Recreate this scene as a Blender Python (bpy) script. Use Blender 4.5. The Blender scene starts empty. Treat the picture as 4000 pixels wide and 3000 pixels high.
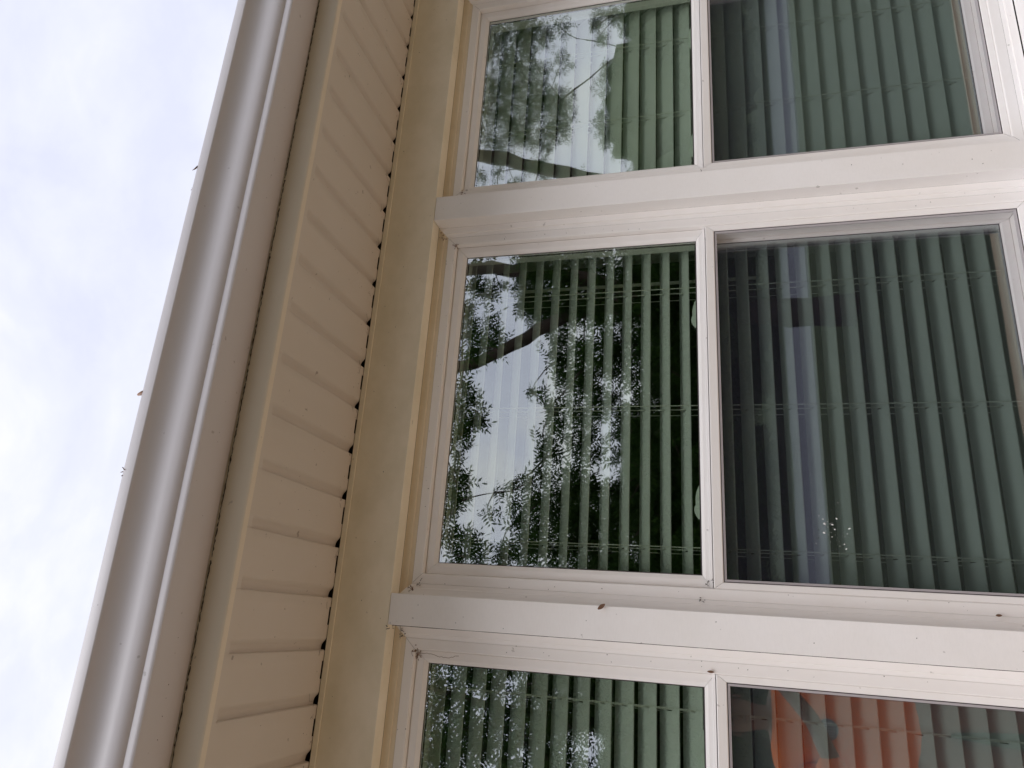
import bpy, bmesh, math, random
import numpy as np
from mathutils import Vector, Matrix
random.seed(11); rng = np.random.default_rng(7)
S = bpy.context.scene; COL = S.collection
ZC = 1.62; YC = -1.55            # camera height over the patio, distance from the wall trim

# ---------------------------------------------------------------- camera
cam_d = bpy.data.cameras.new("camera"); cam = bpy.data.objects.new("camera", cam_d); COL.objects.link(cam)
cam_d.sensor_fit = 'HORIZONTAL'; cam_d.sensor_width = 36.0; cam_d.lens = 2760/4000*36.0
cam_d.clip_start = 0.01; cam_d.clip_end = 600
RX = Vector((0.06468748, 0.25768221, -0.96406193))
DN = Vector((-0.94692428, 0.32069066, 0.02217921))
FW = Vector((0.31488084, 0.91145893, 0.26475021))
CM = Matrix(((RX.x, -DN.x, -FW.x, 0), (RX.y, -DN.y, -FW.y, YC), (RX.z, -DN.z, -FW.z, ZC), (0, 0, 0, 1)))
cam.matrix_world = CM
S.camera = cam

# ---------------------------------------------------------------- sky, sun, exposure
SUN_EL, SUN_AZ = math.radians(52), math.radians(205)     # bright part of the cloud, high behind the camera
W = bpy.data.worlds.new("World"); S.world = W; W.use_nodes = True
nt = W.node_tree; nt.nodes.clear(); N = nt.nodes; LK = nt.links
out = N.new('ShaderNodeOutputWorld'); bg = N.new('ShaderNodeBackground'); bg.inputs['Strength'].default_value = 0.10
sky = N.new('ShaderNodeTexSky'); sky.sky_type = 'NISHITA'; sky.sun_disc = False
sky.sun_elevation = SUN_EL; sky.sun_rotation = SUN_AZ; sky.air_density = 1.2; sky.dust_density = 2.0
tc = N.new('ShaderNodeTexCoord')
def noise(scale, detail, rough, dist=0.0):
    n = N.new('ShaderNodeTexNoise'); n.inputs['Scale'].default_value = scale; n.inputs['Detail'].default_value = detail
    n.inputs['Roughness'].default_value = rough; n.inputs['Distortion'].default_value = dist
    mp = N.new('ShaderNodeMapping'); mp.inputs['Scale'].default_value = (1.0, 1.0, 1.7)
    LK.new(tc.outputs['Generated'], mp.inputs['Vector']); LK.new(mp.outputs[0], n.inputs['Vector']); return n
n1 = noise(2.6, 6, 0.55, 0.6); n2 = noise(7.5, 7, 0.55, 0.35)
mx = N.new('ShaderNodeMath'); mx.operation = 'MULTIPLY_ADD'; mx.inputs[1].default_value = 0.40
LK.new(n2.outputs['Fac'], mx.inputs[0]); LK.new(n1.outputs['Fac'], mx.inputs[2])
cr = N.new('ShaderNodeValToRGB'); LK.new(mx.outputs[0], cr.inputs[0])
e = cr.color_ramp.elements; e[0].position = 0.52; e[0].color = (0.760, 0.785, 0.935, 1); e[1].position = 0.88; e[1].color = (1.0, 1.0, 1.0, 1)
m_ = cr.color_ramp.elements.new(0.68); m_.color = (0.840, 0.862, 0.975, 1)
up = N.new('ShaderNodeVectorMath'); up.operation = 'SCALE'; up.inputs['Scale'].default_value = 7.6
LK.new(cr.outputs[0], up.inputs[0])
mix = N.new('ShaderNodeMix'); mix.data_type = 'RGBA'; mix.inputs[0].default_value = 0.94
LK.new(sky.outputs[0], mix.inputs[6]); LK.new(up.outputs[0], mix.inputs[7])
LK.new(mix.outputs[2], bg.inputs['Color']); LK.new(bg.outputs[0], out.inputs['Surface'])
sd = bpy.data.lights.new("sun", 'SUN'); sd.energy = 1.5; sd.angle = math.radians(40); sd.color = (1.0, 0.98, 0.985)
so = bpy.data.objects.new("sun", sd); COL.objects.link(so)
to_sun = Vector((math.sin(SUN_AZ)*math.cos(SUN_EL), math.cos(SUN_AZ)*math.cos(SUN_EL), math.sin(SUN_EL)))
so.rotation_euler = (-to_sun).to_track_quat('-Z', 'Y').to_euler()
S.view_settings.view_transform = 'Standard'; S.view_settings.look = 'None'
S.view_settings.exposure = 0.56; S.view_settings.gamma = 1.0; S.view_settings.use_curve_mapping = False
S.cycles.transparent_max_bounces = 32; S.cycles.max_bounces = 12; S.cycles.diffuse_bounces = 6; S.cycles.glossy_bounces = 8

# ---------------------------------------------------------------- materials
def mat(name, col, rough=0.5, spec=0.4, mottle=0.0, mcol=None, mscale=6.0, bump=0.0, bscale=60.0, grain=0.0, stretch=(1,1,1), metallic=0.0, specks=0.0):
    m = bpy.data.materials.new(name); m.use_nodes = True; t = m.node_tree; b = t.nodes['Principled BSDF']
    b.inputs['Roughness'].default_value = rough; b.inputs['Specular IOR Level'].default_value = spec; b.inputs['Metallic'].default_value = metallic
    g = t.nodes.new('ShaderNodeNewGeometry')
    base = t.nodes.new('ShaderNodeRGB'); base.outputs[0].default_value = (*col, 1); cur = base.outputs[0]
    def nz(scale, detail=5, rough_=0.6, st=(1,1,1)):
        mp = t.nodes.new('ShaderNodeMapping'); mp.inputs['Scale'].default_value = st
        t.links.new(g.outputs['Position'], mp.inputs[0]); n = t.nodes.new('ShaderNodeTexNoise')
        n.inputs['Scale'].default_value = scale; n.inputs['Detail'].default_value = detail; n.inputs['Roughness'].default_value = rough_
        t.links.new(mp.outputs[0], n.inputs['Vector']); return n
    def mixc(fac, a, bcol, mx=1.0, lo=0.4, hi=0.75):
        r = t.nodes.new('ShaderNodeMapRange'); r.inputs[1].default_value = lo; r.inputs[2].default_value = hi; r.inputs[4].default_value = mx
        t.links.new(fac, r.inputs[0]); k = t.nodes.new('ShaderNodeMix'); k.data_type = 'RGBA'
        t.links.new(r.outputs[0], k.inputs[0]); t.links.new(a, k.inputs[6]); k.inputs[7].default_value = (*bcol, 1); return k.outputs[2]
    if mottle > 0:
        cur = mixc(nz(mscale, 6, 0.62, stretch).outputs['Fac'], cur, mcol or tuple(c*0.7 for c in col), mottle)
    if grain > 0:
        cur = mixc(nz(300, 2, 0.5, (0.25, 1, 1)).outputs['Fac'], cur, tuple(c*0.8 for c in col), grain)
    if specks > 0:
        cur = mixc(nz(55, 2, 0.5).outputs['Fac'], cur, (0.10, 0.07, 0.05), specks, 0.735, 0.76)
    t.links.new(cur, b.inputs['Base Color'])
    if bump > 0:
        bp = t.nodes.new('ShaderNodeBump'); bp.inputs['Strength'].default_value = bump; bp.inputs['Distance'].default_value = 0.002
        t.links.new(nz(bscale, 3, 0.5, stretch).outputs['Fac'], bp.inputs['Height']); t.links.new(bp.outputs[0], b.inputs['Normal'])
    return m
M = {}
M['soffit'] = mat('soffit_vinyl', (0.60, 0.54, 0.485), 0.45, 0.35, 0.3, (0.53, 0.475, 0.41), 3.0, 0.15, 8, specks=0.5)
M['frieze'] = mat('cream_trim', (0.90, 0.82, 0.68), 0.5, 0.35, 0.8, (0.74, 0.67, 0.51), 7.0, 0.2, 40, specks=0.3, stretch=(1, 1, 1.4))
M['trim'] = mat('almond_trim', (0.88, 0.85, 0.835), 0.5, 0.35, 0.30, (0.75, 0.70, 0.64), 5.0, 0.2, 60, grain=0.12, specks=0.35)
M['vinyl'] = mat('white_vinyl', (0.89, 0.855, 0.835), 0.38, 0.45, 0.22, (0.77, 0.71, 0.63), 9.0, 0.1, 30, specks=0.3)
M['caulk'] = mat('cream_caulk', (0.76, 0.65, 0.49), 0.5, 0.3, 0.6, (0.64, 0.52, 0.35), 9.0, 0.2, 60)
M['gutter'] = mat('gutter_paint', (0.56, 0.535, 0.555), 0.38, 0.5, 0.15, (0.50, 0.475, 0.49), 4.0, 0.12, 10, specks=0.35)
M['fascia'] = mat('fascia_metal', (0.72, 0.64, 0.53), 0.4, 0.45, 0.3, (0.64, 0.55, 0.43), 5.0, 0.1, 12, specks=0.3)
M['grime'] = mat('grime', (0.045, 0.034, 0.026), 0.9, 0.1)  # dirt colour, also used for the painted shade line at the mullion gap
M['rustgrime'] = mat('rust_brown_grime', (0.16, 0.075, 0.04), 0.9, 0.1)
M['gasket'] = mat('dark_gasket', (0.075, 0.062, 0.065), 0.6, 0.2)
M['screenrail'] = mat('screen_frame', (0.42, 0.39, 0.40), 0.45, 0.4)
M['slat'] = mat('blind_slat', (0.80, 0.80, 0.79), 0.42, 0.4, 0.12, (0.70, 0.70, 0.66), 6.0, 0.1, 20)
M['cord'] = mat('cord', (0.78, 0.76, 0.70), 0.7, 0.2)
M['lock'] = mat('lock_plastic', (0.80, 0.82, 0.78), 0.35, 0.5)
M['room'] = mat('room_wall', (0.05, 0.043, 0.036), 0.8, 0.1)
M['jamb'] = mat('painted_jamb', (0.45, 0.45, 0.44), 0.5, 0.3)
M['siding'] = mat('siding', (0.74, 0.66, 0.54), 0.5, 0.3, 0.2)
M['shingle'] = mat('roof_shingle', (0.09, 0.08, 0.075), 0.9, 0.1, 0.6, (0.04, 0.04, 0.04), 30)
M['bark'] = mat('bark', (0.07, 0.055, 0.045), 0.9, 0.1, 0.6, (0.03, 0.025, 0.02), 14, 0.8, 30, stretch=(1, 1, 0.3))
M['deadleaf'] = mat('dead_leaf', (0.20, 0.11, 0.07), 0.8, 0.2, 0.5, (0.10, 0.05, 0.03), 200)
M['paleleaf'] = mat('pale_leaf', (0.72, 0.52, 0.42), 0.7, 0.2, 0.4, (0.6, 0.38, 0.28), 90)
M['dropping'] = mat('bird_dropping', (0.75, 0.74, 0.72), 0.7, 0.2)
M['ground'] = mat('ground_earth', (0.27, 0.205, 0.14), 0.95, 0.1, 0.6, (0.17, 0.12, 0.08), 3, 0.3, 20)
M['lawn'] = mat('lawn_green', (0.042, 0.06, 0.024), 0.95, 0.1, 0.7, (0.025, 0.038, 0.014), 2.2, 0.4, 30)
M['patio'] = mat('patio_concrete', (0.54, 0.41, 0.28), 0.9, 0.1, 0.5, (0.44, 0.32, 0.20), 2.5, 0.3, 50)
M['concrete'] = mat('drive_asphalt', (0.16, 0.165, 0.20), 0.85, 0.2, 0.3, (0.13, 0.135, 0.165), 1.5, 0.2, 40)
M['screen'] = None
def leafmat(name, c1, c2):
    m = bpy.data.materials.new(name); m.use_nodes = True; t = m.node_tree; t.nodes.clear()
    o = t.nodes.new('ShaderNodeOutputMaterial'); d = t.nodes.new('ShaderNodeBsdfDiffuse'); tr = t.nodes.new('ShaderNodeBsdfTranslucent'); mi = t.nodes.new('ShaderNodeMixShader')
    g = t.nodes.new('ShaderNodeNewGeometry'); r = t.nodes.new('ShaderNodeValToRGB')
    r.color_ramp.elements[0].color = (*c1, 1); r.color_ramp.elements[1].color = (*c2, 1)
    t.links.new(g.outputs['Random Per Island'], r.inputs[0]); t.links.new(r.outputs[0], d.inputs[0]); t.links.new(r.outputs[0], tr.inputs[0])
    mi.inputs[0].default_value = 0.3; t.links.new(d.outputs[0], mi.inputs[1]); t.links.new(tr.outputs[0], mi.inputs[2]); t.links.new(mi.outputs[0], o.inputs[0]); return m
M['leaf'] = leafmat('leaf_green', (0.014, 0.036, 0.009), (0.05, 0.10, 0.022))
M['leaf2'] = leafmat('hedge_green', (0.03, 0.055, 0.025), (0.08, 0.125, 0.05))
def glassmat(name, refl, tint, wob):
    m = bpy.data.materials.new(name); m.use_nodes = True; t = m.node_tree; t.nodes.clear()
    o = t.nodes.new('ShaderNodeOutputMaterial'); tr = t.nodes.new('ShaderNodeBsdfTransparent'); gl = t.nodes.new('ShaderNodeBsdfGlossy'); mi = t.nodes.new('ShaderNodeMixShader')
    tr.inputs[0].default_value = (*tint, 1); gl.inputs['Roughness'].default_value = 0.0; gl.inputs[0].default_value = (0.93, 0.97, 1.0, 1)
    lw = t.nodes.new('ShaderNodeLayerWeight'); lw.inputs[0].default_value = 0.5
    p = t.nodes.new('ShaderNodeMath'); p.operation = 'POWER'; p.inputs[1].default_value = 4.0
    a = t.nodes.new('ShaderNodeMath'); a.operation = 'MULTIPLY_ADD'; a.inputs[1].default_value = 1-refl; a.inputs[2].default_value = refl
    t.links.new(lw.outputs['Facing'], p.inputs[0]); t.links.new(p.outputs[0], a.inputs[0]); t.links.new(a.outputs[0], mi.inputs[0])
    g = t.nodes.new('ShaderNodeNewGeometry'); n = t.nodes.new('ShaderNodeTexNoise'); n.inputs['Scale'].default_value = 5.0; n.inputs['Detail'].default_value = 1
    bp = t.nodes.new('ShaderNodeBump'); bp.inputs['Strength'].default_value = wob; bp.inputs['Distance'].default_value = 0.001
    t.links.new(g.outputs['Position'], n.inputs['Vector']); t.links.new(n.outputs['Fac'], bp.inputs['Height']); t.links.new(bp.outputs[0], gl.inputs['Normal'])
    t.links.new(tr.outputs[0], mi.inputs[1]); t.links.new(gl.outputs[0], mi.inputs[2]); t.links.new(mi.outputs[0], o.inputs[0]); return m
M['glassA'] = glassmat('outer_glass', 0.36, (0.94, 0.99, 0.925), 0.24)
M['glassC'] = glassmat('lower_outer_glass', 0.38, (0.82, 0.87, 0.87), 0.16)
M['glassB'] = glassmat('inner_glass', 0.10, (0.93, 0.985, 0.925), 0.2)
def screenmat():
    m = bpy.data.materials.new('insect_mesh'); m.use_nodes = True; t = m.node_tree; t.nodes.clear()
    o = t.nodes.new('ShaderNodeOutputMaterial'); tr = t.nodes.new('ShaderNodeBsdfTransparent'); d = t.nodes.new('ShaderNodeBsdfDiffuse'); mi = t.nodes.new('ShaderNodeMixShader')
    d.inputs[0].default_value = (0.038, 0.038, 0.05, 1)
    g = t.nodes.new('ShaderNodeNewGeometry'); n = t.nodes.new('ShaderNodeTexNoise'); n.inputs['Scale'].default_value = 4.0
    r = t.nodes.new('ShaderNodeMapRange'); r.inputs[3].default_value = 0.24; r.inputs[4].default_value = 0.30
    t.links.new(g.outputs['Position'], n.inputs['Vector']); t.links.new(n.outputs['Fac'], r.inputs[0]); t.links.new(r.outputs[0], mi.inputs[0])
    t.links.new(tr.outputs[0], mi.inputs[1]); t.links.new(d.outputs[0], mi.inputs[2]); t.links.new(mi.outputs[0], o.inputs[0]); return m
M['screen'] = screenmat()

# ---------------------------------------------------------------- helpers
def finish(name, bm, m, parent=None, smooth=False):
    me = bpy.data.meshes.new(name); bm.normal_update(); bm.to_mesh(me); bm.free()
    if smooth:
        for p in me.polygons: p.use_smooth = True
    o = bpy.data.objects.new(name, me); COL.objects.link(o)
    for k in (m if isinstance(m, (list, tuple)) else [m]): me.materials.append(k)
    if parent: o.parent = parent
    return o
def frompy(name, v, f, m, parent=None, smooth=False):
    me = bpy.data.meshes.new(name); me.from_pydata([tuple(map(float, p)) for p in v], [], [tuple(map(int, q)) for q in f]); me.update()
    if smooth:
        for p in me.polygons: p.use_smooth = True
    o = bpy.data.objects.new(name, me); COL.objects.link(o); me.materials.append(m)
    if parent: o.parent = parent
    return o
def box(bm, x0, x1, y0, y1, z0, z1, bev=0.0, mi=0):
    vs = [bm.verts.new((x, y, z)) for x in (x0, x1) for y in (y0, y1) for z in (z0, z1)]
    q = [(0,1,3,2), (4,6,7,5), (0,4,5,1), (2,3,7,6), (0,2,6,4), (1,5,7,3)]
    fs = [bm.faces.new([vs[i] for i in k]) for k in q]
    for f in fs: f.material_index = mi
    if bev > 0:
        es = list({e for f in fs for e in f.edges}); bmesh.ops.bevel(bm, geom=es, offset=bev, segments=2, affect='EDGES', profile=0.5)
def extrude_x(bm, prof, x0, x1, closed=True, nseg=1, wob=0.0):
    rows = []
    for i in range(nseg+1):
        x = x0+(x1-x0)*i/nseg
        rows.append([bm.verts.new((x, y, z+(random.uniform(-wob, wob) if 0 < i < nseg else 0))) for y, z in prof])
    n = len(prof); rngp = n if closed else n-1
    for i in range(nseg):
        for j in range(rngp):
            k = (j+1) % n; bm.faces.new((rows[i][j], rows[i][k], rows[i+1][k], rows[i+1][j]))
    if closed: bm.faces.new(list(reversed(rows[0]))); bm.faces.new(rows[-1])
def tube(V, F, pts, rad, sides=6):
    pts = [Vector(p) for p in pts]; n = len(pts)
    if not hasattr(rad, '__len__'): rad = [rad]*n
    b0 = len(V)
    for i, p in enumerate(pts):
        d = (pts[min(i+1, n-1)]-pts[max(i-1, 0)]).normalized()
        a = Vector((0, 0, 1)) if abs(d.z) < 0.9 else Vector((1, 0, 0)); u = d.cross(a).normalized(); w = d.cross(u)
        for s in range(sides):
            t = 2*math.pi*s/sides; V.append(p+(u*math.cos(t)+w*math.sin(t))*rad[i])
    for i in range(n-1):
        for s in range(sides):
            a = b0+i*sides+s; b = b0+i*sides+(s+1) % sides; F.append((a, b, b+sides, a+sides))
    F.append(tuple(b0+s for s in reversed(range(sides)))); F.append(tuple(b0+(n-1)*sides+s for s in range(sides)))
def tag(o, label, cat, group=None):
    o['label'] = label; o['category'] = cat
    if group: o['group'] = group
    return o
def thing(name, loc, label, cat, group=None):
    o = bpy.data.objects.new(name, None); COL.objects.link(o); o.location = loc; o.empty_display_size = 0.1
    return tag(o, label, cat, group)
def adopt(root):                         # children were modelled in world space
    for c in root.children: c.matrix_parent_inverse = Matrix.Translation(-Vector(root.location))
Z = lambda z: z+ZC

# ---------------------------------------------------------------- ground, patio, drive
def slab(name, x0, x1, y0, y1, z0, z1, m, kind='structure'):
    bm = bmesh.new(); box(bm, x0, x1, y0, y1, z0, z1); o = finish(name, bm, m); o['kind'] = kind; return o
slab('ground', -250, 250, -250, 250, -0.4, -0.03, M['ground'])
slab('lawn', -60, 60, -60, -2.4, -0.06, 0.0, M['lawn'])
slab('patio', -8, 10, -2.4, 0.05, -0.06, 0.012, M['patio'])
slab('driveway', -40, 45, -12.6, -9.1, -0.05, 0.03, M['concrete'])

# ---------------------------------------------------------------- house
XL, XR = -2.6, 4.4
SOF, FZ, SILL = 0.849, 0.7028, -0.745          # soffit, frieze bottom, window sill, measured from camera height
house = thing('house', (0.525, 0.0, 0.0), 'white and cream house wall with three windows under a vented soffit and gutter', 'house')
def hp(name, m, build, smooth=None, parent=None):
    bm = bmesh.new(); build(bm); o = finish(name, bm, m, parent or house, smooth is not None)
    if smooth: o.data.set_sharp_from_angle(angle=math.radians(smooth))
    return o
hp('frieze_board', M['frieze'], lambda b: box(b, XL, XR, 0, 0.0445, Z(FZ), Z(SOF-0.0005), 0.0015))
hp('soffit_channel', M['frieze'], lambda b: box(b, XL, XR, -0.0035, -0.0005, Z(0.834), Z(SOF-0.0015), 0.001))
wins = [('W1', 1.0825, 1.838), ('W2', 0.0385, 1.010), ('W3', -0.7855, -0.030)]
hp('mullion_board', M['trim'], lambda b: box(b, 1.0100, 1.0825, 0.0, 0.045, Z(SILL-0.001), Z(FZ-0.001), 0.0012))
mb = hp('mullion_board', M['trim'], lambda b: box(b, -0.030, 0.0385, -0.001, 0.045, Z(SILL-0.001), Z(FZ-0.001), 0.0012))
hp('side_casing', M['trim'], lambda b: box(b, 1.838, 1.925, 0.0, 0.045, Z(SILL-0.001), Z(FZ-0.001), 0.0012))
hp('side_casing', M['trim'], lambda b: box(b, -0.873, -0.7855, 0.0, 0.045, Z(SILL-0.001), Z(FZ-0.001), 0.0012))
hp('window_sill', M['trim'], lambda b: box(b, -0.90, 1.95, -0.035, 0.045, Z(SILL-0.045), Z(SILL-0.002), 0.003))
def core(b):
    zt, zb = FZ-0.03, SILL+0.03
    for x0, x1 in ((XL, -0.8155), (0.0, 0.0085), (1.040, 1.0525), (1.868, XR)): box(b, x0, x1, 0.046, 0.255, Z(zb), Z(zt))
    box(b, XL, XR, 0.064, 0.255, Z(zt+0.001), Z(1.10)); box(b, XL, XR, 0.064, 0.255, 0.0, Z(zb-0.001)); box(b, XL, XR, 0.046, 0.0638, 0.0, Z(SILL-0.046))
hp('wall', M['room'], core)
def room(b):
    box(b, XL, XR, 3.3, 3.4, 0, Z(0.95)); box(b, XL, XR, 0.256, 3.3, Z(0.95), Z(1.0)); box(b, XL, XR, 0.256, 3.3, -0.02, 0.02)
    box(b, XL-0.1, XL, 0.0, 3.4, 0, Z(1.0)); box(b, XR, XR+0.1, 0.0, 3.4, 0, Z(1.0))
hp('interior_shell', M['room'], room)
z = 0.03; bd = []                                  # lap siding below and beside the windows
while z < Z(SILL)-0.06:
    bd.append((XL, XR, z, min(z+0.115, Z(SILL-0.048)))); z += 0.115
z = Z(SILL-0.04)
while z < Z(FZ)-0.02:
    bd.append((XL, -0.875, z, min(z+0.115, Z(FZ-0.002)))); bd.append((1.927, XR, z, min(z+0.115, Z(FZ-0.002)))); z += 0.115
for x0, x1, a, b_ in bd:
    hp('siding_board', M['siding'], lambda b: extrude_x(b, [(0.045, a), (0.008, a), (0.018, b_+0.004), (0.045, b_+0.004)], x0, x1))

# soffit panels with a V groove between neighbours
GX = 1.731; GP = 0.1140
def panel(k):
    def build(b):
        g, h = GX-GP*k, GX-GP*(k+1)
        prof = [(g-0.0003, 0.0124), (g-0.0012, 0.0022), (g-0.0034, 0.0), (g-0.028, 0.0), (g-0.066, 0.0), (h+0.027, 0.0), (h+0.0235, 0.0007), (h+0.019, 0.0036), (h+0.0145, 0.0078), (h+0.010, 0.0102), (h+0.004, 0.0112), (h-0.001, 0.0112)]
        y0 = -0.3815; y2 = -0.366
        cut = random.uniform(-0.006, 0.008); prof[3] = (g-0.028+cut, 0); prof[4] = (g-0.064+cut*0.5, 0)
        for (xa, za), (xb, zb) in zip(prof[:-1], prof[1:]):
            slit = abs(xa-prof[3][0]) < 1e-6
            ye = -0.0068 if slit else -0.0005
            rows = [(y0, 0, 0), (-0.3525, 0, 0), (-0.3470, za, zb), (ye, za, zb)]      # the groove stops short of the outer edge
            for (ya, z1, z2), (yb, z3, z4) in zip(rows[:-1], rows[1:]):
                q = [(xa, ya, Z(SOF+z1)), (xb, ya, Z(SOF+z2)), (xb, yb, Z(SOF+z4)), (xa, yb, Z(SOF+z3))]
                b.faces.new([b.verts.new(p) for p in q])
        bmesh.ops.remove_doubles(b, verts=b.verts, dist=1e-6)
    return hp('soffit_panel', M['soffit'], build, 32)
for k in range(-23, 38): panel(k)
def fascia(b):
    extrude_x(b, [(-0.383, 1.035), (-0.3838, 0.90), (-0.3838, 0.8535), (-0.3832, 0.8495), (-0.3815, 0.8472), (-0.379, 0.8465), (-0.3685, 0.8465), (-0.368, 0.8478), (-0.378, 0.8482), (-0.381, 0.852), (-0.381, 1.035)], XL, XR)
    for v in b.verts: v.co.z += ZC
hp('fascia', M['fascia'], fascia, 28)
GUT = [(-0.3855, 1.012), (-0.3855, 0.9035), (-0.388, 0.902), (-0.471, 0.902), (-0.4745, 0.9028), (-0.4762, 0.9052), (-0.4768, 0.909), (-0.4768, 0.9165)]
s_ = np.linspace(0, 1, 25); th_ = np.radians(np.interp(s_, [0, .08, .22, .38, .52, .72, 1], [38, 52, 76, 89, 82, 60, 40]))
yy_ = np.concatenate([[0], np.cumsum(np.cos(th_[1:]))]); zz_ = np.concatenate([[0], np.cumsum(np.sin(th_[1:]))]); yy_ /= yy_[-1]; zz_ /= zz_[-1]
GUT += [(-0.4769-0.0356*float(a), 0.9190+0.0795*float(b)) for a, b in zip(yy_, zz_)]
GUT += [(-0.5128, 0.9995), (-0.5130, 1.0185), (-0.5122, 1.0212), (-0.510, 1.0225), (-0.502, 1.0225), (-0.5015, 1.020), (-0.509, 1.019), (-0.5105, 1.004), (-0.4900, 0.986), (-0.4800, 0.965), (-0.4790, 0.935), (-0.4720, 0.925), (-0.4710, 0.908), (-0.388, 0.9055), (-0.3875, 1.012)]
def gut(b):
    extrude_x(b, GUT, XL-0.05, XR+0.05, True, 60)
    for v in b.verts:
        v.co.z += ZC + 0.0012*math.sin(v.co.x*2.1+1)+0.0006*math.sin(v.co.x*9.0)
        v.co.y += 0.0008*math.sin(v.co.x*6.3+2)
hp('gutter', M['gutter'], gut, 34)
V, F = [], []                                       # dirt and old sealant along the gutter's back edge
x = XL
while x < XR:
    L = random.uniform(0.02, 0.09); pts = []; n = int(L/0.005)+2
    rr = [max(0.0003, random.gauss(0.0008, 0.0004)) for _ in range(n)]
    for i in range(n): pts.append((x+L*i/(n-1), -0.3845+random.uniform(-0.0006, 0.0003), Z(0.9008+random.uniform(-0.0016, 0.0004))))
    tube(V, F, pts, rr, 5); x += L+random.choice((0.0, 0.0, 0.002, 0.006))
zz_ = Z(0.69)  # dark tubes paint in the gap's shade along the lower mullion board
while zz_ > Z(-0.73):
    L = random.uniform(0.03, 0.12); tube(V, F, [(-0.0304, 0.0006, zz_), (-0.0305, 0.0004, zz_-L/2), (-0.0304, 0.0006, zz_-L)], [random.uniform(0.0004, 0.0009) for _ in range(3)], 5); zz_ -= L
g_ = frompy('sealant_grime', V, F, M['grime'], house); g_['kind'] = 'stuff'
def roof(b):
    extrude_x(b, [(-0.47, 1.045), (-0.39, 1.028), (-0.379, 1.036), (1.6, 1.85), (3.6, 1.02), (3.6, 1.06), (1.6, 1.90), (-0.42, 1.078), (-0.47, 1.062)], XL-0.1, XR+0.1)
    for v in b.verts: v.co.z += ZC
hp('roof', M['shingle'], roof)
hp('gable_end', M['siding'], lambda b: box(b, XL-0.08, XL-0.02, -0.36, 3.3, Z(0.86), Z(1.03)))
hp('gable_end', M['siding'], lambda b: box(b, XR+0.02, XR+0.08, -0.36, 3.3, Z(0.86), Z(1.03)))

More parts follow.
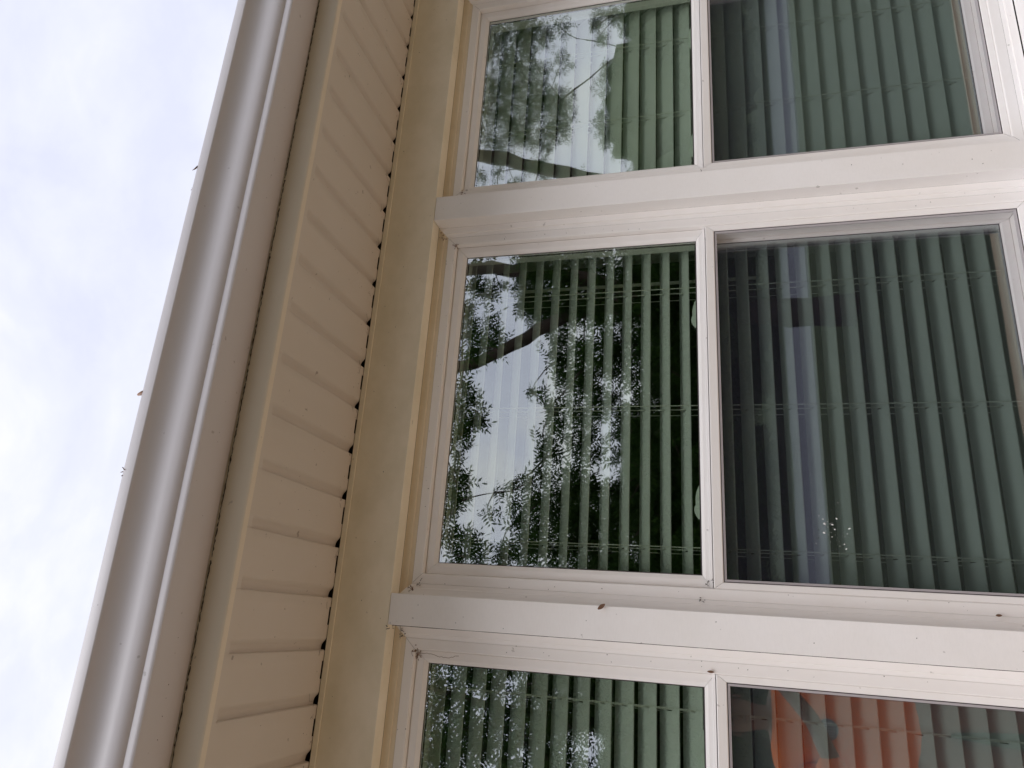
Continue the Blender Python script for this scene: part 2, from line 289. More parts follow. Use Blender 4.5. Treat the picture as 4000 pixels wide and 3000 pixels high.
# ---------------------------------------------------------------- windows
def ring(b, rects, gap=0.0, mi=0, top=None):
    rows = []
    for x0, x1, z0, z1, d in rects: rows.append([(x0, z0), (x1, z0), (x1, z1), (x0, z1), d])
    for s in range(4):
        prev = None
        for r in rows:
            a, c = Vector(r[s]), Vector(r[(s+1) % 4]); t = (c-a).normalized()*gap/2; a, c = a+t, c-t
            cur = (b.verts.new((a.x, r[4], Z(a.y))), b.verts.new((c.x, r[4], Z(c.y))))
            if prev: f = b.faces.new((prev[0], prev[1], cur[1], cur[0])); f.material_index = top if (top is not None and s == 2) else mi
            prev = cur
def rs(x0, x1, z0, z1, prof): return [(x0+s, x1-s, z0+s, z1-s, d) for s, d in prof]
def make_window(x0, x1, locks):
    zb, zt = SILL, FZ
    w = hp('window', [M['vinyl'], M['caulk']], lambda b: (
        ring(b, rs(x0, x1, zb, zt, [(0.0, 0.0445), (0.003, 0.0455), (0.0155, 0.0475), (0.0165, 0.052), (0.0255, 0.0545)]), 0.0, 0, 1),
        ring(b, rs(x0, x1, zb, zt, [(0.0255, 0.060), (0.0257, 0.0545), (0.027, 0.0535), (0.047, 0.0535), (0.049, 0.0548), (0.0497, 0.058), (0.0497, 0.112)]), 0.0007)))
    U = lambda s, d: (x0+s, x1-s, (-0.0045+max(0, s-0.0505)*0.8), zt-s, d)
    us = hp('upper_sash', M['vinyl'], lambda b: (
        ring(b, [U(0.0502, 0.10), U(0.0505, 0.0712), U(0.052, 0.0698), U(0.068, 0.0712), U(0.0755, 0.0765), U(0.0769, 0.0785), U(0.0769, 0.0815)], 0.0008),
        ring(b, [U(0.0769, 0.0825), U(0.0769, 0.093)]),
        ring(b, [U(0.0769, 0.0965), U(0.0767, 0.128), U(0.074, 0.130), U(0.050, 0.130)]),
        box(b, x0+0.0505, x1-0.0505, 0.0685, 0.071, Z(-0.0048), Z(0.0012), 0.0004)), parent=w)
    gk = lambda b: (ring(b, [(x0+0.0762, x1-0.0762, 0.0163, zt-0.0762, 0.0812), (x0+0.0786, x1-0.0786, 0.0187, zt-0.0786, 0.0814)]),
                    ring(b, [(x0+0.0762, x1-0.0762, 0.0163, zt-0.0762, 0.0915), (x0+0.080, x1-0.080, 0.020, zt-0.080, 0.0925), (x0+0.0762, x1-0.0762, 0.0163, zt-0.0762, 0.0935)]))
    hp('glazing_gasket', M['gasket'], gk, parent=w)
    def pane(zl, zh, s, d, m, skew):
        def bl(b):
            n = 1; vs = [b.verts.new(p) for p in ((x0+s, d, Z(zl)), (x1-s, d+skew, Z(zl)), (x1-s, d+skew*0.4, Z(zh)), (x0+s, d-skew*0.6, Z(zh)))]
            b.faces.new(vs)
        return hp('pane', m, bl, parent=w)
    pane(0.014, zt-0.0745, 0.0745, 0.0820, M['glassA'], 0.0006); pane(0.014, zt-0.0745, 0.0745, 0.0950, M['glassB'], -0.0007)
    T = lambda a, d: (x0+0.0497+a*0.0138, x1-0.0497-a*0.0138, zb+0.0497+a*0.0138, -0.0065-a*0.0205, d)
    hp('screen_track', M['vinyl'], lambda b: ring(b, [T(0, 0.075), T(0.0, 0.0575), T(0.08, 0.0565), T(0.93, 0.0585), T(1.0, 0.0600), T(1.0, 0.105)], 0.0008), parent=w)
    def G(o, d): return (x0+0.0636+o, x1-0.0636-o, zb+0.0636+o, -0.0271-o, d)
    hp('screen_gasket', M['gasket'], lambda b: (ring(b, [G(0, 0.0612), G(0.0022, 0.0615)]), ring(b, [G(0.0036, 0.0632), G(0.0044, 0.0634)])), parent=w)
    hp('screen_frame', M['screenrail'], lambda b: ring(b, [G(0.0014, 0.0625), G(0.0020, 0.0612), G(0.0034, 0.0612), G(0.0042, 0.0620), G(0.0062, 0.0622), G(0.0066, 0.066)], 0.0), parent=w)
    def sc(b): b.faces.new([b.verts.new(p) for p in ((x0+0.068, 0.0655, Z(zb+0.068)), (x1-0.068, 0.0655, Z(zb+0.068)), (x1-0.068, 0.0655, Z(-0.032)), (x0+0.068, 0.0655, Z(-0.032)))])
    hp('insect_screen', M['screen'], sc, parent=w)
    B = lambda s, zz, d: (x0+s, x1-s, zb+zz, 0.008, d)
    hp('lower_sash', M['vinyl'], lambda b: (ring(b, [B(0.0600, 0.0600, 0.138), B(0.0637, 0.0640, 0.1045), B(0.0655, 0.066, 0.1035), B(0.0705, 0.080, 0.1045), B(0.0720, 0.0837, 0.107), B(0.0720, 0.0837, 0.128), B(0.066, 0.080, 0.138)], 0.0008),
                                  box(b, x0+0.062, x1-0.062, 0.1055, 0.138, Z(-0.030), Z(0.0115), 0.002)), parent=w)
    hp('glazing_gasket', M['gasket'], lambda b: ring(b, [B(0.0715, 0.0832, 0.1098), B(0.0735, 0.0852, 0.1100)]), parent=w)
    pane(zb+0.081, -0.02, 0.070, 0.1103, M['glassC'], 0.0005); pane(zb+0.081, -0.02, 0.070, 0.1230, M['glassB'], -0.0007)
    hp('jamb_liner', M['jamb'], lambda b: ring(b, [(x0+0.034, x1-0.034, zb+0.062, zt-0.030, 0.139), (x0+0.034, x1-0.034, zb+0.062, zt-0.030, 0.262), (x0-0.03, x1+0.03, zb-0.03, zt+0.04, 0.264)]), parent=w)
    for lx in locks:                                # cam lock: a low domed keeper with a curved lever on the meeting rail
        def lk(b):
            n = 14
            for (a0, a1, y0, y1, h, ph) in ((-0.044, 0.040, 0.117, 0.134, 0.0175, 0.0), (-0.046, 0.006, 0.109, 0.1155, 0.0205, 0.6)):
                rows = []
                for i in range(n+1):
                    t = i/n; xx = lx+a0+(a1-a0)*t; hh = 0.0118+h*(math.sin(math.pi*(0.06+0.88*t))**0.75 if ph == 0 else (0.55+0.45*math.sin(math.pi*min(1, t*1.25)))*(1 if t < 0.85 else 0.75))
                    rows.append([b.verts.new((xx, y0, Z(0.0112))), b.verts.new((xx, y0+0.001, Z(hh-0.0015))), b.verts.new((xx, y0+0.003, Z(hh))), b.verts.new((xx, y1-0.003, Z(hh))), b.verts.new((xx, y1, Z(0.0112)))])
                for r, q in zip(rows[:-1], rows[1:]):
                    for j in range(4): b.faces.new((r[j], r[j+1], q[j+1], q[j]))
                b.faces.new(rows[0]); b.faces.new(list(reversed(rows[-1])))
        hp('sash_lock', M['lock'], lk, 40, parent=w)
    return w
w1 = make_window(1.0825, 1.838, (1.256, 1.624))
w2 = make_window(0.0385, 1.010, (0.287, 0.756))
w3 = make_window(-0.7855, -0.030, (-0.600, -0.225))
w1['label'] = 'double hung window right of the two mullion boards'
# bird dropping splashed on the middle insect screen
bm = bmesh.new()
for i in range(46):
    a = random.gauss(0, 1); c = random.gauss(0, 1); px, pz = 0.207+0.022*c+0.008*a, -0.251+0.030*a*0.6
    r = max(0.0004, abs(random.gauss(0.0007, 0.0008)))
    mt = Matrix.Translation((px, 0.0646, Z(pz))) @ Matrix.Rotation(random.uniform(0, 3.1), 4, 'Y') @ Matrix.Diagonal((r*random.uniform(0.8, 2.2), 0.0004, r, 1))
    bmesh.ops.create_icosphere(bm, subdivisions=1, radius=1.0, matrix=mt)
o = finish('dropping_splash', bm, M['dropping'], w2); o['kind'] = 'stuff'

# ---------------------------------------------------------------- blinds
def make_blind(x0, x1, t0, tilt, cords, label, wand=None):
    yc, w = 0.172, 0.0550; ct, st = math.cos(tilt), math.sin(tilt)
    ye = yc-w/2*ct; xa, xb = x0+0.040, x1-0.040
    root = thing('window_blind', ((xa+xb)/2, yc, Z(SILL+0.065)), label, 'window blind', 'slatted blinds behind the windows')
    xsb = [0.0]
    for c in sorted(cords): xsb += [c-xa-0.0019, c-xa+0.0019]
    xsb.append(xb-xa); vb = [-0.5, -0.36, -0.17, 0.14, 0.34, 0.5]
    bm = bmesh.new(); th = 0.0026
    def P(x, v, k): c = 0.0018*(1-(2*v)**2); return (x, v*w, c+(th if k else 0))
    grid = {}
    for k in (0, 1):
        for i, x in enumerate(xsb):
            for j, v in enumerate(vb): grid[(i, j, k)] = bm.verts.new(P(x, v, k))
    for k in (0, 1):
        for i in range(len(xsb)-1):
            for j in range(len(vb)-1):
                if i % 2 == 1 and j == 2: continue
                q = [grid[(i, j, k)], grid[(i+1, j, k)], grid[(i+1, j+1, k)], grid[(i, j+1, k)]]
                bm.faces.new(q if k else list(reversed(q)))
    for i in range(len(xsb)-1):
        bm.faces.new((grid[(i, 0, 0)], grid[(i+1, 0, 0)], grid[(i+1, 0, 1)], grid[(i, 0, 1)])); n = len(vb)-1
        bm.faces.new((grid[(i, n, 1)], grid[(i+1, n, 1)], grid[(i+1, n, 0)], grid[(i, n, 0)]))
    for i in (0, len(xsb)-1):
        for j in range(len(vb)-1): bm.faces.new((grid[(i, j, 0)], grid[(i, j, 1)], grid[(i, j+1, 1)], grid[(i, j+1, 0)]))
    sl = finish('slat', bm, M['slat'], root, True); sl.data.set_sharp_from_angle(angle=math.radians(50))
    k = int(0.372/0.0286)+1; first = True; zz = []
    while True:
        ze = (t0+0.0286*k)*(-YC+ye)
        if ze < SILL+0.079: break
        if ze < FZ-0.062:
            s = sl if first else sl.copy()
            if not first: COL.objects.link(s); s.parent = root
            first = False
            ti = tilt+random.gauss(0, 0.022)+max(0, ze-0.05)*(0.33 if tilt < 0.6 else 0.10)
            s.location = (xa+random.uniform(-0.0012, 0.0012), yc, Z(ze+w/2*math.sin(ti))); s.rotation_euler = (ti, random.gauss(0, 0.0006), 0)
            zz.append(ze)
        k -= 1
    hp('headrail', M['slat'], lambda b: box(b, xa, xb, 0.148, 0.200, Z(FZ-0.062), Z(FZ-0.032), 0.002), parent=root)
    zbm = min(zz)-0.030
    hp('bottom_rail', M['slat'], lambda b: box(b, xa, xb, 0.150, 0.196, Z(SILL+0.0635), Z(SILL+0.077), 0.003), parent=root)
    for c in cords:
        for yy, nm in ((ye-0.0012, 'ladder_cord'), (yc+w/2*ct+0.001, 'ladder_cord'), (yc-0.004, 'lift_cord')):
            V, F = [], []; dx = 0.0 if nm == 'lift_cord' else (0.004 if yy < yc else -0.006)
            tube(V, F, [(c+dx, yy, Z(FZ-0.06)), (c+dx+0.0008, yy, Z(0.1)), (c+dx, yy, Z(zbm))], 0.0011, 6)
            frompy(nm, V, F, M['cord'], root)
    if wand:
        V, F = [], []; tube(V, F, [(wand, 0.212, Z(FZ-0.07)), (wand+0.004, 0.215, Z(-0.16))], 0.0048, 8); frompy('tilt_wand', V, F, M['cord'], root)
    adopt(root); return root
make_blind(1.0825, 1.838, 0.0140, math.radians(57), (1.205, 1.392, 1.652), 'nearly closed slatted blind behind the topmost window in the picture')
make_blind(0.0385, 1.010, 0.0218, math.radians(27), (0.176, 0.515, 0.832), 'half open slatted blind with wide dark gaps, behind the middle window', wand=0.885)
make_blind(-0.7855, -0.030, 0.0123, math.radians(50), (-0.655, -0.165), 'mostly closed slatted blind behind the window that mirrors the orange shirt')
adopt(house)

# ---------------------------------------------------------------- small loose things and dirt
def leaf_bit(name, loc, size, rot, m, label, cat, curl=0.35, asp=0.45):
    V, F = [], []; n = 8
    for i in range(n+1):
        t = i/n; wd = asp*math.sin(math.pi*min(1, 0.04+t*0.97))**0.7*size*0.5
        for j, s in enumerate((-1, 0, 1)):
            V.append((t*size-size/2, s*wd, curl*size*(t-0.5)**2*2+(0.18*size*abs(s)*math.sin(3*t)) + (0.02*size if j == 1 else 0)))
    for i in range(n):
        for j in range(2): a = i*3+j; F.append((a, a+1, a+4, a+3))
    o = frompy(name, V, F, m, None, True); md = o.modifiers.new('thick', 'SOLIDIFY'); md.thickness = size*0.03
    o.location = loc; o.rotation_euler = rot; tag(o, label, cat); return o
leaf_bit('dead_leaf', (0.036, -0.006, Z(0.2206)), 0.019, (1.57, 0.9, 0.2), M['deadleaf'], 'curled brown leaf scrap on the edge of the lower mullion board', 'leaf')
leaf_bit('dead_leaf', (0.066, 0.049, Z(-0.525)), 0.011, (1.57, 1.5, 0.0), M['deadleaf'], 'tiny brown leaf scrap in the recess beside the insect screen of the middle window', 'leaf')
leaf_bit('dead_leaf', (-0.0755, 0.050, Z(0.0035)), 0.014, (1.57, 1.6, 0.0), M['deadleaf'], 'thin brown leaf sliver on the frame of the window that mirrors the orange shirt', 'leaf', 0.1, 0.35)
leaf_bit('dead_leaf', (0.356, -0.508, Z(1.026)), 0.018, (0.9, 0.2, 1.2), M['paleleaf'], 'pale pinkish leaf poking over the gutter edge, midway down the picture', 'leaf', 0.2, 0.9)
leaf_bit('dead_leaf', (0.857, -0.507, Z(1.028)), 0.017, (1.1, 0.3, 0.4), M['deadleaf'], 'small dark round leaf on the gutter edge, topmost of the bits there', 'leaf', 0.3, 0.9)
def twig(loc, sc, n, label):
    V, F = [], []
    for i in range(n):
        a = random.uniform(0, 6.28); b = random.uniform(0.1, 1.3); L = sc*random.uniform(0.5, 1.1)
        d = Vector((math.cos(a)*math.cos(b), math.sin(a)*math.cos(b)*0.6, math.sin(b)))*L
        tube(V, F, [(0, 0, 0), d*0.5+Vector((random.uniform(-1, 1), 0, random.uniform(-1, 1)))*sc*0.15, d], [sc*0.06, sc*0.09, sc*0.04], 5)
    o = frompy('twig', V, F, M['deadleaf']); o.location = loc; tag(o, label, 'twig')
twig((0.208, -0.508, Z(1.018)), 0.016, 9, 'tangled dark seed twig sticking up from the gutter edge, lowest bit in the picture')
twig((0.808, -0.508, Z(1.020)), 0.010, 5, 'tiny dark twig on the gutter edge just below the small round leaf')
# cobwebs, rust brown tangles and droppings of insects on the trim
V, F = [], []; V2, F2 = [], []
def tangle(c, r, n, T=None):
    for i in range(n):
        p = Vector(c)+Vector((random.gauss(0, r), random.uniform(-0.002, 0.001), random.gauss(0, r))); pts = [p]
        for j in range(4): p = p+Vector((random.gauss(0, r*0.45), random.gauss(0, 0.0006), random.gauss(0, r*0.45))); pts.append(p)
        tube(*(T or (V, F)), pts, random.uniform(0.0003, 0.0008), 4)
for (x, y, z, r, n, t2) in ((0.955, 0.052, 0.650, 0.0038, 12, 1), (0.985, 0.043, 0.690, 0.005, 8, 1), (-0.0325, -0.001, 0.695, 0.004, 5, 0), (1.125, 0.052, 0.650, 0.004, 10, 1), (-0.085, 0.052, 0.650, 0.0035, 10, 1), (-0.092, 0.064, 0.646, 0.004, 16, 1), (-0.050, 0.043, 0.684, 0.005, 9, 0),
                            (0.055, 0.046, 0.676, 0.005, 10, 1), (0.065, 0.052, 0.655, 0.004, 5, 0), (0.105, 0.066, 0.0, 0.004, 6, 0), (1.10, 0.046, -0.005, 0.005, 6, 0), (1.13, 0.062, 0.64, 0.004, 5, 0), (0.062, 0.053, 0.015, 0.004, 5, 0)):
    tangle((x, y, Z(z)), r, n, (V2, F2) if t2 else None)
pts = [(-0.089+0.0015*random.uniform(-1, 1)+0.003*math.sin(i*0.35), 0.052, Z(0.64-i*0.0045)) for i in range(22)]; tube(V2, F2, pts, 0.0004, 4)
for k in range(-2, 19):                          # webs where the grooves meet the wall
    gx = GX-GP*k
    for i in range(random.choice((1, 2, 4))):
        p = Vector((gx+random.uniform(-0.03, 0.012), random.uniform(-0.028, -0.008), Z(SOF-0.0008))); q = [p]
        for j in range(3): p = p+Vector((random.gauss(0, 0.006), random.gauss(0, 0.004), 0)); q.append(p)
        tube(V, F, q, 0.00022, 4)
def specks(n, fx, fz, y, rr=(0.0004, 0.0011), down=False):
    for i in range(n):
        x, z = random.uniform(*fx), random.uniform(*fz); r = random.uniform(*rr)
        c = Vector((x, y, z)); b0 = len(V)
        for a in range(6):
            t = a*math.pi/3; rr_ = r*random.uniform(0.6, 1.4)
            V.append(c+(Vector((math.cos(t)*rr_, 0, math.sin(t)*rr_)) if not down else Vector((math.cos(t)*rr_, math.sin(t)*rr_, 0))))
        V.append(c+(Vector((0, 0, -r*0.6)) if down else Vector((0, -r*0.6, 0))))
        for a in range(6): F.append((b0+a, b0+(a+1) % 6, b0+6))
specks(34, (-0.6, 1.9), (Z(0.704), Z(0.83)), -0.0004); specks(12, (1.012, 1.08), (Z(-0.72), Z(0.70)), -0.0004); specks(12, (-0.028, 0.036), (Z(-0.72), Z(0.70)), -0.0014)
specks(16, (0.066, 0.085), (Z(-0.7), Z(0.67)), 0.0530); specks(16, (0.962, 0.984), (Z(-0.7), Z(0.67)), 0.0530); specks(18, (-0.078, -0.056), (Z(-0.7), Z(0.67)), 0.0530); specks(16, (0.07, 0.98), (Z(0.655), Z(0.676)), 0.0530); specks(12, (-0.75, -0.056), (Z(0.655), Z(0.676)), 0.0530)
for i in range(110):
    specks(1, (-0.5, 1.95), (Z(SOF-0.0004),)*2, random.choice((random.uniform(-0.35, -0.01), random.uniform(-0.05, -0.01))), (0.0005, 0.0011), True)
specks(40, (-0.6, 2.1), (Z(0.9014),)*2, -0.43, (0.0005, 0.001), True)
dm = frompy('dirt_specks', V, F, M['grime'], house); dm['kind'] = 'stuff'; dm.matrix_parent_inverse = Matrix.Translation(-house.location)
dm = frompy('rusty_cobweb', V2, F2, M['rustgrime'], house); dm['kind'] = 'stuff'; dm.matrix_parent_inverse = Matrix.Translation(-house.location)

